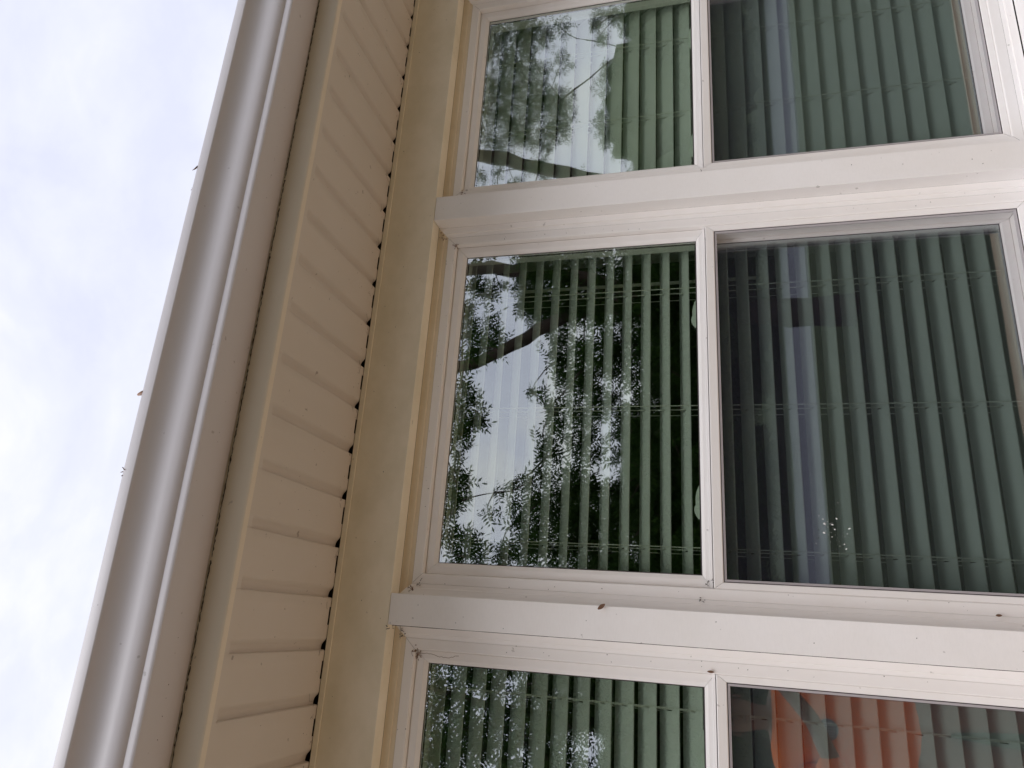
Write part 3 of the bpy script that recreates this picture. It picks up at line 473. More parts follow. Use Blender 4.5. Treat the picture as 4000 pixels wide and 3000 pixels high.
# ---------------------------------------------------------------- trees and hedge behind the camera, seen mirrored in the panes
TR = {'mid': [[4.13,-5.6,4.34,0.072],[4.24,-5.79,4.18,0.073],[3.93,-5.87,4.41,0.134],[4.0,-6.11,4.32,0.122],[3.89,-5.78,4.02,0.073],[3.43,-6.08,4.54,0.137],[2.62,-4.65,3.9,0.124],[3.22,-5.34,4.03,0.11],[3.32,-6.11,4.2,0.138],[3.02,-5.64,3.91,0.101],[3.03,-6.04,4.52,0.106],[2.2,-4.78,4.05,0.102],[2.27,-5.35,4.16,0.124],[1.99,-4.99,4.16,0.105],[2.01,-5.47,4.24,0.141],[2.08,-5.52,4.14,0.113],[1.67,-4.62,4.05,0.112],[1.59,-4.95,4.08,0.104],[1.38,-5.05,4.15,0.106],[1.46,-6.07,4.42,0.122],[1.33,-5.83,4.48,0.118],[1.06,-4.86,4.0,0.09],[1.1,-5.88,4.54,0.119],[0.75,-4.82,4.06,0.102],[0.77,-5.59,4.11,0.114],[0.54,-4.8,3.95,0.115],[0.51,-4.6,3.66,0.099],[0.66,-5.99,3.84,0.151],[1.0,-4.94,3.7,0.065],[1.18,-4.94,3.66,0.047],[2.62,-6.17,3.65,0.077],[2.46,-6.0,3.47,0.075],[2.05,-5.06,3.16,0.106],[2.19,-6.14,3.34,0.138],[1.83,-5.46,3.29,0.112],[1.72,-5.68,3.31,0.116],[1.34,-4.93,3.17,0.104],[1.51,-6.11,3.78,0.076],[1.38,-5.71,3.52,0.102],[1.28,-6.15,3.81,0.077],[1.18,-6.03,3.59,0.106],[1.14,-5.08,3.22,0.133],[0.87,-5.18,3.44,0.121],[0.83,-4.87,3.18,0.154],[0.61,-4.83,3.29,0.154],[0.61,-4.7,3.06,0.151],[3.81,-5.01,3.52,0.18],[4.48,-6.64,3.96,0.211],[4.05,-6.41,3.88,0.178],[3.88,-6.5,3.8,0.231],[4.17,-5.73,3.52,0.194],[3.82,-5.36,3.42,0.205],[4.21,-6.86,3.75,0.248],[3.61,-6.05,3.52,0.214],[4.64,-6.59,3.46,0.235],[3.59,-5.18,3.14,0.167],[3.6,-5.68,3.17,0.213],[3.41,-5.63,3.16,0.168],[4.59,-6.38,3.16,0.237],[4.64,-6.97,3.25,0.223],[3.93,-6.19,3.06,0.221],[3.14,-5.11,2.85,0.196],[4.69,-6.68,2.96,0.189],[4.11,-6.26,2.8,0.221],[3.45,-5.3,2.72,0.197],[3.99,-7.0,2.95,0.246],[4.27,-5.98,2.5,0.209],[3.95,-5.81,2.53,0.171],[4.14,-6.92,2.68,0.228],[3.16,-5.18,2.45,0.163],[4.06,-5.72,2.27,0.206],[4.15,-6.33,2.32,0.221],[3.52,-5.56,2.3,0.184],[3.29,-5.59,2.25,0.211],[3.7,-5.02,2.02,0.174],[3.93,-5.93,2.12,0.213],[3.55,-5.7,2.06,0.197],[3.31,-5.7,2.06,0.208],[4.72,-6.95,1.86,0.251],[3.63,-5.33,1.85,0.198],[3.91,-6.38,1.84,0.22],[3.78,-6.56,1.87,0.216],[4.36,-6.25,1.63,0.22],[3.45,-5.06,1.64,0.154],[3.42,-5.44,1.67,0.192],[3.5,-5.94,1.65,0.178],[3.15,-5.79,3.29,0.162],[3.05,-6.16,3.33,0.187],[3.13,-7.26,3.49,0.176],[1.29,-5.09,2.96,0.179],[1.18,-5.85,3.2,0.196],[0.95,-6.05,3.11,0.221],[0.72,-5.36,3.01,0.184],[0.58,-7.42,3.41,0.24],[2.7,-5.0,2.85,0.139],[2.64,-5.35,2.88,0.187],[2.51,-5.57,2.93,0.166],[2.71,-7.28,3.23,0.235],[1.87,-5.8,2.93,0.228],[1.32,-5.3,2.86,0.185],[1.4,-6.95,3.12,0.248],[0.95,-5.68,2.95,0.221],[0.78,-5.67,2.84,0.157],[0.63,-6.52,2.94,0.204],[3.48,-6.86,2.87,0.179],[3.05,-6.33,2.77,0.187],[2.68,-6.86,2.88,0.223],[1.46,-6.36,2.72,0.159],[1.3,-6.44,2.74,0.223],[1.17,-7.28,2.88,0.214],[0.69,-5.49,2.65,0.164],[0.72,-7.09,2.81,0.239],[3.57,-6.95,2.65,0.256],[3.03,-6.37,2.62,0.202],[2.09,-5.58,2.42,0.208],[2.19,-6.81,2.58,0.258],[1.99,-7.11,2.6,0.194],[1.53,-6.78,2.57,0.179],[1.07,-5.37,2.45,0.186],[1.13,-6.56,2.57,0.166],[0.72,-5.18,2.45,0.139],[0.64,-7.2,2.61,0.187],[3.36,-6.5,2.34,0.205],[2.57,-5.14,2.16,0.186],[2.7,-6.26,2.36,0.236],[2.26,-5.66,2.25,0.189],[2.19,-6.29,2.35,0.168],[2.14,-6.84,2.4,0.184],[1.49,-5.21,2.19,0.186],[1.6,-6.48,2.38,0.182],[1.21,-5.81,2.21,0.213],[0.87,-5.13,2.26,0.145],[0.74,-5.56,2.18,0.152],[0.65,-7.05,2.3,0.185],[2.97,-5.59,2.02,0.17],[2.88,-5.96,2.04,0.162],[2.94,-7.01,2.06,0.212],[2.53,-6.48,2.04,0.212],[1.95,-5.24,1.99,0.139],[2.29,-7.22,2.18,0.222],[1.79,-6.18,2.04,0.231],[1.5,-6.16,2.06,0.163],[1.27,-5.94,2.11,0.182],[1.02,-5.64,2.0,0.166],[0.79,-5.59,2.08,0.181],[0.54,-5.92,2.12,0.228],[3.15,-6.18,1.81,0.236],[2.74,-5.73,1.88,0.201],[2.5,-5.5,1.79,0.143],[2.44,-6.0,1.88,0.233],[1.98,-6.17,1.87,0.179],[1.53,-5.41,1.8,0.158],[1.51,-6.61,1.84,0.202],[1.17,-5.15,1.77,0.193],[1.14,-6.37,1.88,0.246],[0.75,-5.23,1.83,0.141],[0.72,-7.34,1.84,0.182]],
'right': [[9.73,-7.12,5.14,0.097],[9.49,-7.08,5.06,0.136],[10.19,-8.06,5.38,0.097],[10.69,-8.84,5.74,0.139],[9.76,-8.08,5.41,0.122],[9.72,-8.45,5.49,0.154],[8.47,-7.45,5.07,0.093],[9.32,-8.64,5.57,0.118],[7.87,-7.17,5.0,0.107],[8.73,-8.4,5.42,0.098],[7.41,-7.2,4.94,0.107],[8.42,-8.79,5.42,0.142],[11.32,-8.63,5.41,0.14],[9.79,-7.54,4.96,0.134],[9.48,-7.34,4.98,0.1],[10.44,-8.53,5.37,0.132],[9.77,-8.9,5.41,0.14],[8.48,-7.66,4.95,0.089],[7.75,-7.19,4.7,0.113],[9.01,-8.88,5.29,0.152],[7.67,-7.87,4.87,0.116],[11.57,-8.94,5.22,0.14],[11.12,-8.96,5.29,0.102],[9.47,-7.79,4.85,0.102],[9.21,-7.71,4.86,0.133],[10.22,-8.96,5.25,0.156],[8.34,-7.29,4.61,0.131],[8.08,-7.2,4.66,0.124],[8.12,-7.65,4.77,0.128],[7.96,-7.75,4.71,0.09],[7.87,-7.78,4.72,0.108],[10.98,-8.41,4.93,0.12],[10.56,-8.39,4.81,0.137],[10.2,-8.19,4.75,0.135],[8.98,-7.17,4.5,0.103],[9.03,-7.61,4.54,0.142],[9.77,-8.51,4.81,0.139],[9.52,-8.68,4.81,0.146],[9.41,-8.79,4.96,0.114],[7.6,-7.01,4.33,0.103],[8.81,-8.82,4.85,0.139],[8.02,-8.11,4.71,0.136],[7.46,-7.61,4.42,0.103],[10.83,-8.27,4.58,0.142],[10.91,-8.66,4.83,0.154],[10.03,-8.06,4.57,0.147],[10.6,-8.93,4.84,0.112],[8.4,-7.38,4.28,0.119],[7.84,-7.12,4.17,0.11],[9.05,-8.7,4.57,0.14],[8.72,-8.68,4.67,0.129],[7.23,-7.3,4.26,0.119],[10.73,-8.61,4.47,0.143],[10.81,-8.93,4.51,0.107],[9.49,-8.36,4.41,0.141],[7.98,-7.24,4.05,0.117],[9.19,-8.93,4.47,0.163],[7.32,-7.23,3.99,0.111],[7.41,-7.76,4.11,0.106],[9.48,-8.97,4.39,0.137],[8.18,-7.71,3.92,0.136],[7.57,-7.5,3.94,0.113],[9.24,-7.17,3.76,0.099],[10.07,-8.8,4.12,0.141],[9.07,-8.65,4.05,0.157],[8.94,-8.78,3.97,0.108],[8.82,-8.99,4.1,0.115],[7.52,-7.57,3.79,0.126],[10.03,-7.76,3.28,0.092],[9.08,-7.04,2.75,0.082],[8.97,-7.27,2.71,0.059],[8.49,-7.06,2.72,0.056],[10.63,-8.51,3.44,0.074],[10.18,-8.04,3.0,0.098],[9.39,-7.22,2.95,0.076],[9.98,-7.96,3.4,0.079],[10.16,-8.14,2.81,0.066],[8.93,-7.27,3.1,0.069],[10.86,-8.54,3.15,0.076],[10.36,-8.59,3.36,0.059],[7.01,-7.77,4.26,0.06],[7.06,-7.9,5.21,0.075],[6.93,-8.06,3.53,0.079],[7.2,-8.98,3.67,0.065],[6.13,-7.15,4.64,0.06],[6.68,-7.78,3.81,0.086],[7.38,-8.66,4.89,0.055],[7.03,-8.13,4.63,0.056],[6.57,-7.18,4.17,0.056],[6.37,-7.53,4.81,0.055],[6.37,-7.52,3.66,0.079],[7.12,-8.26,4.14,0.058],[6.64,-7.88,4.7,0.085],[6.53,-7.1,4.64,0.072],[6.51,-7.09,3.96,0.075],[6.05,-7.08,4.05,0.066]],
'left': [[-0.57,-4.91,4.23,0.112],[-0.9,-5.24,4.38,0.103],[-1.05,-5.5,4.4,0.116],[-1.15,-4.6,4.07,0.098],[-1.3,-4.82,4.08,0.076],[-1.36,-4.72,4.03,0.081],[-1.63,-4.84,4.08,0.073],[-1.85,-5.4,4.27,0.118],[-0.5,-5.86,4.48,0.107],[-0.65,-5.77,4.44,0.092],[-0.81,-4.97,4.12,0.098],[-0.94,-5.68,4.31,0.093],[-1.06,-4.67,3.93,0.109],[-1.23,-4.96,4.04,0.087],[-1.41,-5.6,4.33,0.096],[-1.39,-4.85,4.04,0.11],[-1.47,-4.75,3.91,0.085],[-1.9,-5.32,4.14,0.118],[-0.44,-5.68,4.27,0.081],[-0.62,-5.36,4.18,0.094],[-0.72,-5.2,4.06,0.081],[-0.81,-5.49,4.12,0.12],[-0.85,-4.8,3.88,0.069],[-1.12,-5.88,4.28,0.108],[-1.12,-4.96,3.96,0.09],[-1.16,-4.88,3.9,0.099],[-1.31,-4.79,3.89,0.074],[-1.51,-4.83,3.84,0.099],[-1.63,-4.67,3.81,0.097],[-0.46,-5.49,4.08,0.098],[-0.52,-5.07,3.86,0.111],[-0.77,-4.78,3.79,0.096],[-0.94,-5.92,4.13,0.094],[-1.08,-5.77,4.08,0.112],[-1.18,-5.6,4.0,0.106],[-1.13,-4.6,3.72,0.099],[-1.32,-5.35,3.89,0.096],[-1.76,-5.76,3.99,0.11],[-1.68,-4.98,3.75,0.069],[-1.91,-5.31,3.85,0.093],[-0.42,-5.44,3.88,0.111],[-0.48,-4.96,3.73,0.107],[-1.0,-5.21,3.82,0.11],[-1.15,-5.71,3.93,0.116],[-1.29,-5.6,3.85,0.118],[-1.52,-5.99,4.04,0.089],[-1.43,-4.72,3.62,0.075],[-1.75,-5.14,3.71,0.078],[-1.78,-4.9,3.58,0.086],[-0.37,-5.24,3.72,0.108],[-0.58,-5.67,3.78,0.12],[-0.66,-5.52,3.74,0.107],[-0.72,-4.87,3.55,0.082],[-0.85,-4.87,3.54,0.092],[-0.98,-5.45,3.74,0.091],[-1.18,-5.2,3.68,0.075],[-1.41,-5.06,3.53,0.113],[-0.43,-5.72,3.68,0.099],[-0.49,-4.84,3.44,0.086],[-0.59,-5.01,3.46,0.107],[-0.91,-5.43,3.62,0.077],[-1.04,-5.8,3.7,0.118],[-1.07,-5.33,3.53,0.076],[-1.1,-4.66,3.32,0.088],[-1.23,-4.99,3.45,0.089],[-1.39,-4.73,3.38,0.079],[-1.56,-5.08,3.46,0.114],[-1.85,-5.25,3.5,0.076],[-0.41,-5.23,3.46,0.113],[-0.78,-5.3,3.46,0.089],[-0.85,-5.23,3.38,0.103],[-0.9,-4.78,3.3,0.086],[-1.1,-5.44,3.47,0.103],[-1.16,-4.75,3.24,0.1],[-1.41,-5.48,3.48,0.088],[-1.41,-4.83,3.31,0.082],[-1.76,-5.78,3.49,0.109],[-1.66,-5.05,3.34,0.099],[-0.45,-5.92,3.49,0.128],[-0.51,-4.78,3.16,0.1],[-0.56,-4.84,3.21,0.086],[-0.73,-5.47,3.36,0.095],[-0.75,-4.65,3.15,0.101],[-0.98,-5.41,3.35,0.098],[-1.02,-5.07,3.21,0.098],[-1.23,-4.98,3.24,0.093],[-1.57,-5.24,3.21,0.072],[-0.33,-4.69,3.08,0.07],[-0.57,-5.77,3.27,0.117],[-0.54,-4.69,3.08,0.073],[-0.65,-5.03,3.12,0.109],[-0.92,-5.88,3.28,0.107],[-0.84,-4.65,3.02,0.076],[-0.97,-4.95,3.12,0.085],[-1.25,-5.64,3.23,0.106],[-1.29,-5.49,3.2,0.117],[-1.22,-4.61,3.01,0.09],[-1.73,-5.53,3.2,0.104],[-1.92,-5.89,3.23,0.084],[-0.39,-5.28,3.04,0.114],[-0.42,-4.86,2.96,0.088],[-0.6,-5.09,3.05,0.092],[-0.7,-5.38,3.04,0.102],[-0.8,-5.26,3.06,0.1],[-0.95,-5.38,3.1,0.082],[-1.11,-5.01,3.02,0.07],[-1.36,-5.87,3.18,0.081],[-1.24,-4.63,2.87,0.075],[-1.39,-4.96,2.91,0.09],[-1.66,-5.61,3.11,0.099],[-1.75,-5.46,3.01,0.075],[-1.83,-5.56,3.04,0.093],[-0.43,-6.34,3.21,0.222],[-0.63,-6.41,3.21,0.175],[-0.69,-5.12,2.96,0.178],[-0.95,-6.05,3.17,0.2],[-1.24,-6.88,3.27,0.201],[-1.27,-5.65,3.04,0.189],[-1.52,-6.55,3.17,0.208],[-1.8,-6.72,3.24,0.176],[-1.89,-6.4,3.17,0.226],[-1.75,-5.13,2.9,0.159],[-0.45,-6.51,3.0,0.185],[-0.59,-6.33,2.98,0.202],[-0.86,-6.94,3.07,0.206],[-0.95,-6.12,2.96,0.157],[-1.42,-6.0,2.88,0.154],[-1.55,-5.55,2.87,0.161],[-1.81,-6.33,2.93,0.197],[-1.83,-5.66,2.81,0.161],[-0.29,-5.24,2.66,0.145],[-0.65,-6.88,2.91,0.194],[-0.74,-6.26,2.82,0.189],[-0.86,-5.54,2.72,0.151],[-1.36,-5.88,2.69,0.199],[-1.54,-5.63,2.67,0.204],[-1.75,-5.85,2.75,0.148],[-2.06,-6.43,2.81,0.211],[-0.29,-5.61,2.49,0.173],[-0.52,-5.3,2.44,0.197],[-0.62,-5.17,2.45,0.16],[-0.84,-5.62,2.51,0.203],[-1.12,-6.56,2.62,0.179],[-1.11,-5.48,2.5,0.202],[-1.46,-6.35,2.58,0.204],[-1.41,-5.29,2.46,0.139],[-1.5,-5.02,2.46,0.171],[-1.77,-5.63,2.51,0.175],[-0.38,-5.97,2.4,0.155],[-0.57,-6.16,2.43,0.174],[-0.72,-6.78,2.42,0.235],[-0.81,-5.85,2.34,0.203],[-0.94,-5.47,2.31,0.144],[-1.16,-5.89,2.35,0.207],[-1.47,-6.57,2.38,0.172],[-1.56,-5.97,2.32,0.209],[-1.66,-5.65,2.34,0.203],[-2.0,-6.45,2.37,0.165],[-0.38,-6.82,2.27,0.217],[-0.47,-5.69,2.21,0.156],[-0.66,-5.75,2.19,0.163],[-0.92,-6.19,2.21,0.206],[-1.07,-6.76,2.19,0.173],[-1.29,-6.51,2.25,0.204],[-1.35,-5.86,2.17,0.161],[-1.31,-5.07,2.14,0.188],[-1.62,-5.82,2.13,0.166],[-1.67,-5.34,2.11,0.192],[-0.26,-5.92,1.95,0.164],[-0.45,-5.6,1.96,0.162],[-0.66,-5.98,1.99,0.196],[-0.86,-5.88,2.0,0.2],[-1.03,-6.18,1.97,0.208],[-1.12,-5.83,1.97,0.158],[-1.3,-5.66,2.03,0.16],[-1.52,-6.34,2.07,0.182],[-1.85,-6.82,2.05,0.218],[-1.7,-5.37,2.0,0.174],[-0.3,-6.78,1.81,0.211],[-0.48,-6.66,1.81,0.185],[-0.64,-5.64,1.8,0.161],[-0.9,-6.32,1.84,0.19],[-0.94,-5.52,1.8,0.146],[-1.19,-6.2,1.87,0.221],[-1.51,-6.97,1.84,0.207],[-1.42,-5.74,1.83,0.195],[-1.79,-6.91,1.85,0.208],[-1.83,-6.18,1.81,0.194],[-0.27,-6.46,1.67,0.185],[-0.52,-6.5,1.67,0.215],[-0.64,-6.52,1.65,0.176],[-0.77,-5.55,1.62,0.142],[-1.02,-6.18,1.64,0.221],[-1.14,-5.87,1.67,0.186],[-1.29,-6.1,1.67,0.194],[-1.46,-6.0,1.62,0.194],[-1.51,-5.53,1.64,0.184],[-1.58,-5.34,1.67,0.16]],
'stems': {"A":[[3.56,-6.0,1.77,0.109],[3.56,-5.8,2.84,0.094],[3.24,-5.6,3.33,0.077],[2.91,-5.5,3.87,0.071],[2.66,-5.4,4.3,0.064],[2.42,-5.3,4.71,0.055]],"B":[[3.56,-6.0,1.77,0.109],[3.94,-5.9,2.86,0.089],[4.04,-5.7,3.68,0.078],[4.04,-5.6,4.5,0.072],[4.03,-5.5,5.07,0.056]],"C":[[6.33,-8.2,1.78,0.132],[6.64,-8,2.76,0.106],[6.82,-8,3.17,0.103],[7.05,-7.8,4.2,0.112],[7.27,-7.6,5.17,0.117],[7.49,-7.5,5.83,0.108]],"D":[[-1.01,-6,1.83,0.103],[-0.9,-5.8,2.79,0.071],[-0.86,-5.6,3.52,0.052],[-0.71,-5.4,4.12,0.033],[-0.7,-5.4,4.53,0.022]]}}
def sprays(clumps, dens, size, m_leaflet, name, mat_, parent):
    """compound leaves: a bent stalk carrying paired narrow leaflets"""
    C = np.array(clumps); vol = C[:, 3]
    per = np.maximum(5, (dens*vol**2).astype(int)); idx = np.repeat(np.arange(len(C)), per); n = len(idx)
    d = rng.normal(size=(n, 3)); d /= np.linalg.norm(d, axis=1)[:, None]
    cen = C[idx, :3]+d*(C[idx, 3]*rng.uniform(0.15, 1.05, n)**0.6)[:, None]
    ax = rng.normal(size=(n, 3))*np.array([1, 1, 0.6])+np.array([0, 0, -0.5]); ax /= np.linalg.norm(ax, axis=1)[:, None]
    sd = np.cross(ax, rng.normal(size=(n, 3))); sd /= np.linalg.norm(sd, axis=1)[:, None]; nm = np.cross(ax, sd)
    sz = size*rng.uniform(0.7, 1.25, n); Vs = []; Fs = []; off = 0
    for li in range(m_leaflet):
        t = (li//2)/((m_leaflet-1)/2); side = 1 if li % 2 else -1
        if li == m_leaflet-1: side = 0
        base = cen+ax*(sz*t)[:, None]+nm*(0.12*sz*t*t)[:, None]
        dirn = sd*side*0.9+ax*(0.55 if side else 1.0); dirn = dirn/np.linalg.norm(dirn, axis=1)[:, None]+nm*rng.normal(0, 0.25, n)[:, None]
        L = sz*0.42*rng.uniform(0.8, 1.2, n); wv = np.cross(dirn, nm); wv /= np.linalg.norm(wv, axis=1)[:, None]
        a = base; b = base+dirn*(L*0.5)[:, None]+wv*(L*0.17)[:, None]; c = base+dirn*L[:, None]; e = base+dirn*(L*0.5)[:, None]-wv*(L*0.17)[:, None]
        Vs.append(np.stack([a, b, c, e], 1).reshape(-1, 3)); Fs.append(np.arange(n*4).reshape(-1, 4)+off); off += n*4
    v = np.concatenate(Vs); f = np.concatenate(Fs)
    me = bpy.data.meshes.new(name); me.vertices.add(len(v)); me.vertices.foreach_set('co', v.astype(np.float32).ravel())
    me.loops.add(len(f)*4); me.loops.foreach_set('vertex_index', f.astype(np.int32).ravel()); me.polygons.add(len(f))
    me.polygons.foreach_set('loop_start', np.arange(0, len(f)*4, 4, dtype=np.int32)); me.update(calc_edges=True); me.validate()
    me.materials.append(mat_); o = bpy.data.objects.new(name, me); COL.objects.link(o); o.parent = parent; o['kind'] = 'stuff'; return o
def twigs(clumps, seeds, parent, name='branches'):
    V, F = [], []; nodes = [Vector(s) for s in seeds]; pend = [(min((Vector(c[:3])-s).length for s in nodes), i) for i, c in enumerate(clumps)]
    for _, i in sorted(pend):
        c = Vector(clumps[i][:3]); n = min(nodes, key=lambda q: (q-c).length+0.35*max(0, q.z-c.z)); d = (c-n).length
        if d > 2.6: continue
        m1 = n.lerp(c, 0.5)+Vector((random.gauss(0, 0.05), random.gauss(0, 0.05), random.gauss(0.03, 0.05)))*d*1.4
        r = 0.006+0.006*d; tube(V, F, [n, n.lerp(m1, 0.6), m1, m1.lerp(c, 0.6)+Vector((0, 0, 0.02)), c], [r*1.3, r, r*0.85, r*0.65, r*0.4], 5)
        nodes.append(c); R = clumps[i][3]
        for j in range(3):
            dd = Vector((random.gauss(0, 1), random.gauss(0, 1), random.gauss(0, 1))).normalized()*R*1.1
            tube(V, F, [c, c+dd*0.5+Vector((0, 0, 0.01)), c+dd], [r*0.4, r*0.28, 0.0015], 4)
    return frompy(name, V, F, M['bark'], parent)
def blobs(n, bx, by, bz, r): return [[random.uniform(*bx), random.uniform(*by), random.uniform(*bz), random.uniform(*r)] for _ in range(n)]
def limb(root, pts, name='limb'):
    V, F = [], []; P = []; Rr = []
    for (a, b) in zip(pts[:-1], pts[1:]):
        for i in range(4):
            t = i/4; P.append(Vector(a[:3]).lerp(Vector(b[:3]), t)+Vector((random.gauss(0, 0.012), random.gauss(0, 0.02), random.gauss(0, 0.01)))); Rr.append((a[3]*(1-t)+b[3]*t)*random.uniform(0.92, 1.08))
    P.append(Vector(pts[-1][:3])); Rr.append(pts[-1][3]); tube(V, F, P, Rr, 10); return frompy(name, V, F, M['bark'], root, True)
def build_tree(base, trunk, limbs, clumps, dens, size, label, nl=9, nm='shade_tree'):
    t = thing(nm, base, label, 'tree', 'trees across from the windows')
    limb(t, trunk, 'trunk')
    for l in limbs: limb(t, l)
    seeds = [p[:3] for p in trunk[-1:]]+[Vector(a[:3]).lerp(Vector(b[:3]), u) for l in limbs for a, b in zip(l[:-1], l[1:]) for u in (0, .5)]
    twigs(clumps, seeds, t); sprays(clumps, dens, size, nl, 'foliage', M['leaf'], t); adopt(t); return t
st = TR['stems']
mid_cl = TR['mid']+blobs(46, (0.4, 4.8), (-7.6, -4.9), (1.25, 1.8), (0.2, 0.3))+blobs(30, (0.6, 5.0), (-7.8, -5.2), (5.2, 6.6), (0.25, 0.45))
build_tree((3.5, -6.1, 0), [[3.5, -6.1, 0, 0.19], [3.52, -6.08, 0.9, 0.15], [3.56, -6.0, 1.77, 0.13]], [st['A'], st['B']], mid_cl, 1900, 0.15, 'two stemmed tree with feathery leaves mirrored in the middle window')
rt_cl = [[a, b, c, d*1.7] for a, b, c, d in TR['right']]+blobs(26, (6.3, 11.0), (-9.2, -6.8), (6.2, 7.6), (0.25, 0.5))
build_tree((6.2, -8.3, 0), [[6.2, -8.3, 0, 0.2], [6.25, -8.25, 1.0, 0.16], [6.33, -8.2, 1.78, 0.13]], [st['C']], rt_cl, 1900, 0.105, 'tree with drooping small leaved sprays and one bare thick limb mirrored in the topmost window', 7)
lf_cl = TR['left']+blobs(40, (-3.2, -0.2), (-7.4, -4.9), (1.25, 1.8), (0.2, 0.3))+blobs(20, (-3.4, 0.2), (-7.4, -5.0), (4.9, 6.2), (0.25, 0.45))
build_tree((-1.0, -6.1, 0), [[-1.0, -6.1, 0, 0.17], [-1.02, -6.05, 0.9, 0.13], [-1.01, -6.0, 1.83, 0.11]], [st['D']], lf_cl, 1500, 0.15, 'densely leaved tree mirrored in the lowest window above the orange shirt')
# evergreen hedge plants beyond the drive
def hedge(x, y, w, h, label):
    t = thing('hedge_shrub', (x, y, 0), label, 'shrub', 'shrubs beyond the driveway')
    bm = bmesh.new(); bmesh.ops.create_icosphere(bm, subdivisions=4, radius=1.0)
    for v in bm.verts:
        n = v.co.normalized(); k = 0.88+0.10*math.sin(n.x*7+x)*math.sin(n.z*9+y)+0.05*math.sin(n.y*17+n.x*13); v.co = Vector((n.x*w*k, n.y*w*0.8*k, h/2+n.z*h/2*k)); v.co += Vector((x, y, 0))
    finish('inner_growth', bm, M['lawn'], t, True)
    c = []
    for i in range(150):
        a = random.uniform(0, 6.283); u = random.uniform(-0.9, 1); s = math.sqrt(1-u*u); c.append([x+w*0.95*s*math.cos(a), y+w*0.78*s*math.sin(a), h/2+h*0.48*u, random.uniform(0.2, 0.5)])
    sprays(c, 520, 0.17, 7, 'foliage', M['leaf2'], t); adopt(t)
for x, y, w, h in ((-11, -15.5, 2.3, 3.9), (-7.5, -15, 2.2, 4.4), (-3.8, -15.6, 2.3, 4.0), (-0.2, -15.2, 2.1, 4.5), (3.2, -15.6, 2.3, 3.7), (6.8, -15, 2.2, 3.0), (10.4, -15.4, 2.3, 3.7), (14.2, -15, 2.6, 4.4), (18.2, -15.6, 2.7, 3.9), (22.2, -15, 2.6, 4.2), (26, -15.5, 2.6, 4.3)):
    hedge(x, y, w, h, 'rounded evergreen shrub beyond the driveway, seen only as dark green in the panes')

# ---------------------------------------------------------------- photographer, mirrored in the lower left pane
M['skin'] = mat('skin', (0.20, 0.11, 0.075), 0.55, 0.4, 0.2, (0.16, 0.08, 0.055), 12)
M['shirt'] = mat('orange_shirt', (0.95, 0.20, 0.03), 0.85, 0.1, 0.35, (0.85, 0.15, 0.025), 9, 0.5, 14)
M['trouser'] = mat('rust_trousers', (0.24, 0.10, 0.07), 0.85, 0.1, 0.3)
M['navy'] = mat('navy_cloth', (0.035, 0.04, 0.12), 0.8, 0.1); M['palecap'] = mat('pale_cloth', (0.55, 0.64, 0.74), 0.8, 0.1)
M['shoe'] = mat('shoe', (0.05, 0.05, 0.05), 0.6, 0.3); M['phone'] = mat('phone_body', (0.03, 0.03, 0.035), 0.25, 0.5); M['lensglass'] = mat('lens_glass', (0.01, 0.01, 0.02), 0.05, 0.8)
M['hair'] = mat('dark_hair', (0.02, 0.017, 0.015), 0.7, 0.2); M['badge'] = mat('grey_badge', (0.16, 0.18, 0.26), 0.7, 0.2); M['badgeline'] = mat('badge_line', (0.6, 0.62, 0.68), 0.7, 0.2); M['eye'] = mat('eye', (0.6, 0.58, 0.55), 0.2, 0.5)
PX, PY = -0.35, -1.98
person = thing('person', (PX, PY, 0), 'person in orange shirt with round chest badge, holding up a phone, mirrored in the pane', 'person')
def skin(name, nodes, edges, m, root=0, sub=2):
    me = bpy.data.meshes.new(name); me.from_pydata([n[:3] for n in nodes], edges, []); o = bpy.data.objects.new(name, me); COL.objects.link(o); o.parent = person
    sk = o.modifiers.new('skin', 'SKIN'); sk.use_smooth_shade = True
    if not me.skin_vertices: me.skin_vertices.new(name='')
    for i, n in enumerate(nodes): me.skin_vertices[0].data[i].radius = (n[3], n[4] if len(n) > 4 else n[3]); me.skin_vertices[0].data[i].use_root = (i == root)
    s = o.modifiers.new('sub', 'SUBSURF'); s.levels = sub; s.render_levels = sub; me.materials.append(m); return o
def P(x, y, z): return (PX+x, PY+y, z)
body = [(*P(0, 0, 0.93), .12, .09), (*P(0, 0, 1.05), .125, .09), (*P(0, 0, 1.22), .14, .10), (*P(0, 0.0, 1.325), .10, .075), (*P(0, 0.01, 1.375), .052), (*P(0, 0.02, 1.43), .056), (*P(0, 0.025, 1.49), .078, .092), (*P(0, 0.02, 1.56), .078, .092), (*P(0, 0.01, 1.605), .045, .055),
        (*P(-.185, 0, 1.30), .055), (*P(-.235, 0.13, 1.09), .044), (-.32, -1.74, 1.215, .036), (-.095, -1.655, 1.415, .030),
        (*P(.185, 0, 1.30), .055), (*P(.27, 0.11, 1.11), .042), (.035, -1.76, 1.26, .034), (.072, -1.665, 1.405, .030),
        (*P(-.10, 0, .80), .08), (*P(-.105, 0.01, .48), .057), (*P(-.105, -0.02, .10), .038), (*P(-.115, .10, .045), .035),
        (*P(.10, 0, .80), .08), (*P(.105, 0.01, .48), .057), (*P(.105, -0.02, .10), .038), (*P(.115, .10, .045), .035)]
skin('body', body, [(0, 1), (1, 2), (2, 3), (3, 4), (4, 5), (5, 6), (6, 7), (7, 8), (3, 9), (9, 10), (10, 11), (11, 12), (3, 13), (13, 14), (14, 15), (15, 16), (0, 17), (17, 18), (18, 19), (19, 20), (0, 21), (21, 22), (22, 23), (23, 24)], M['skin'])
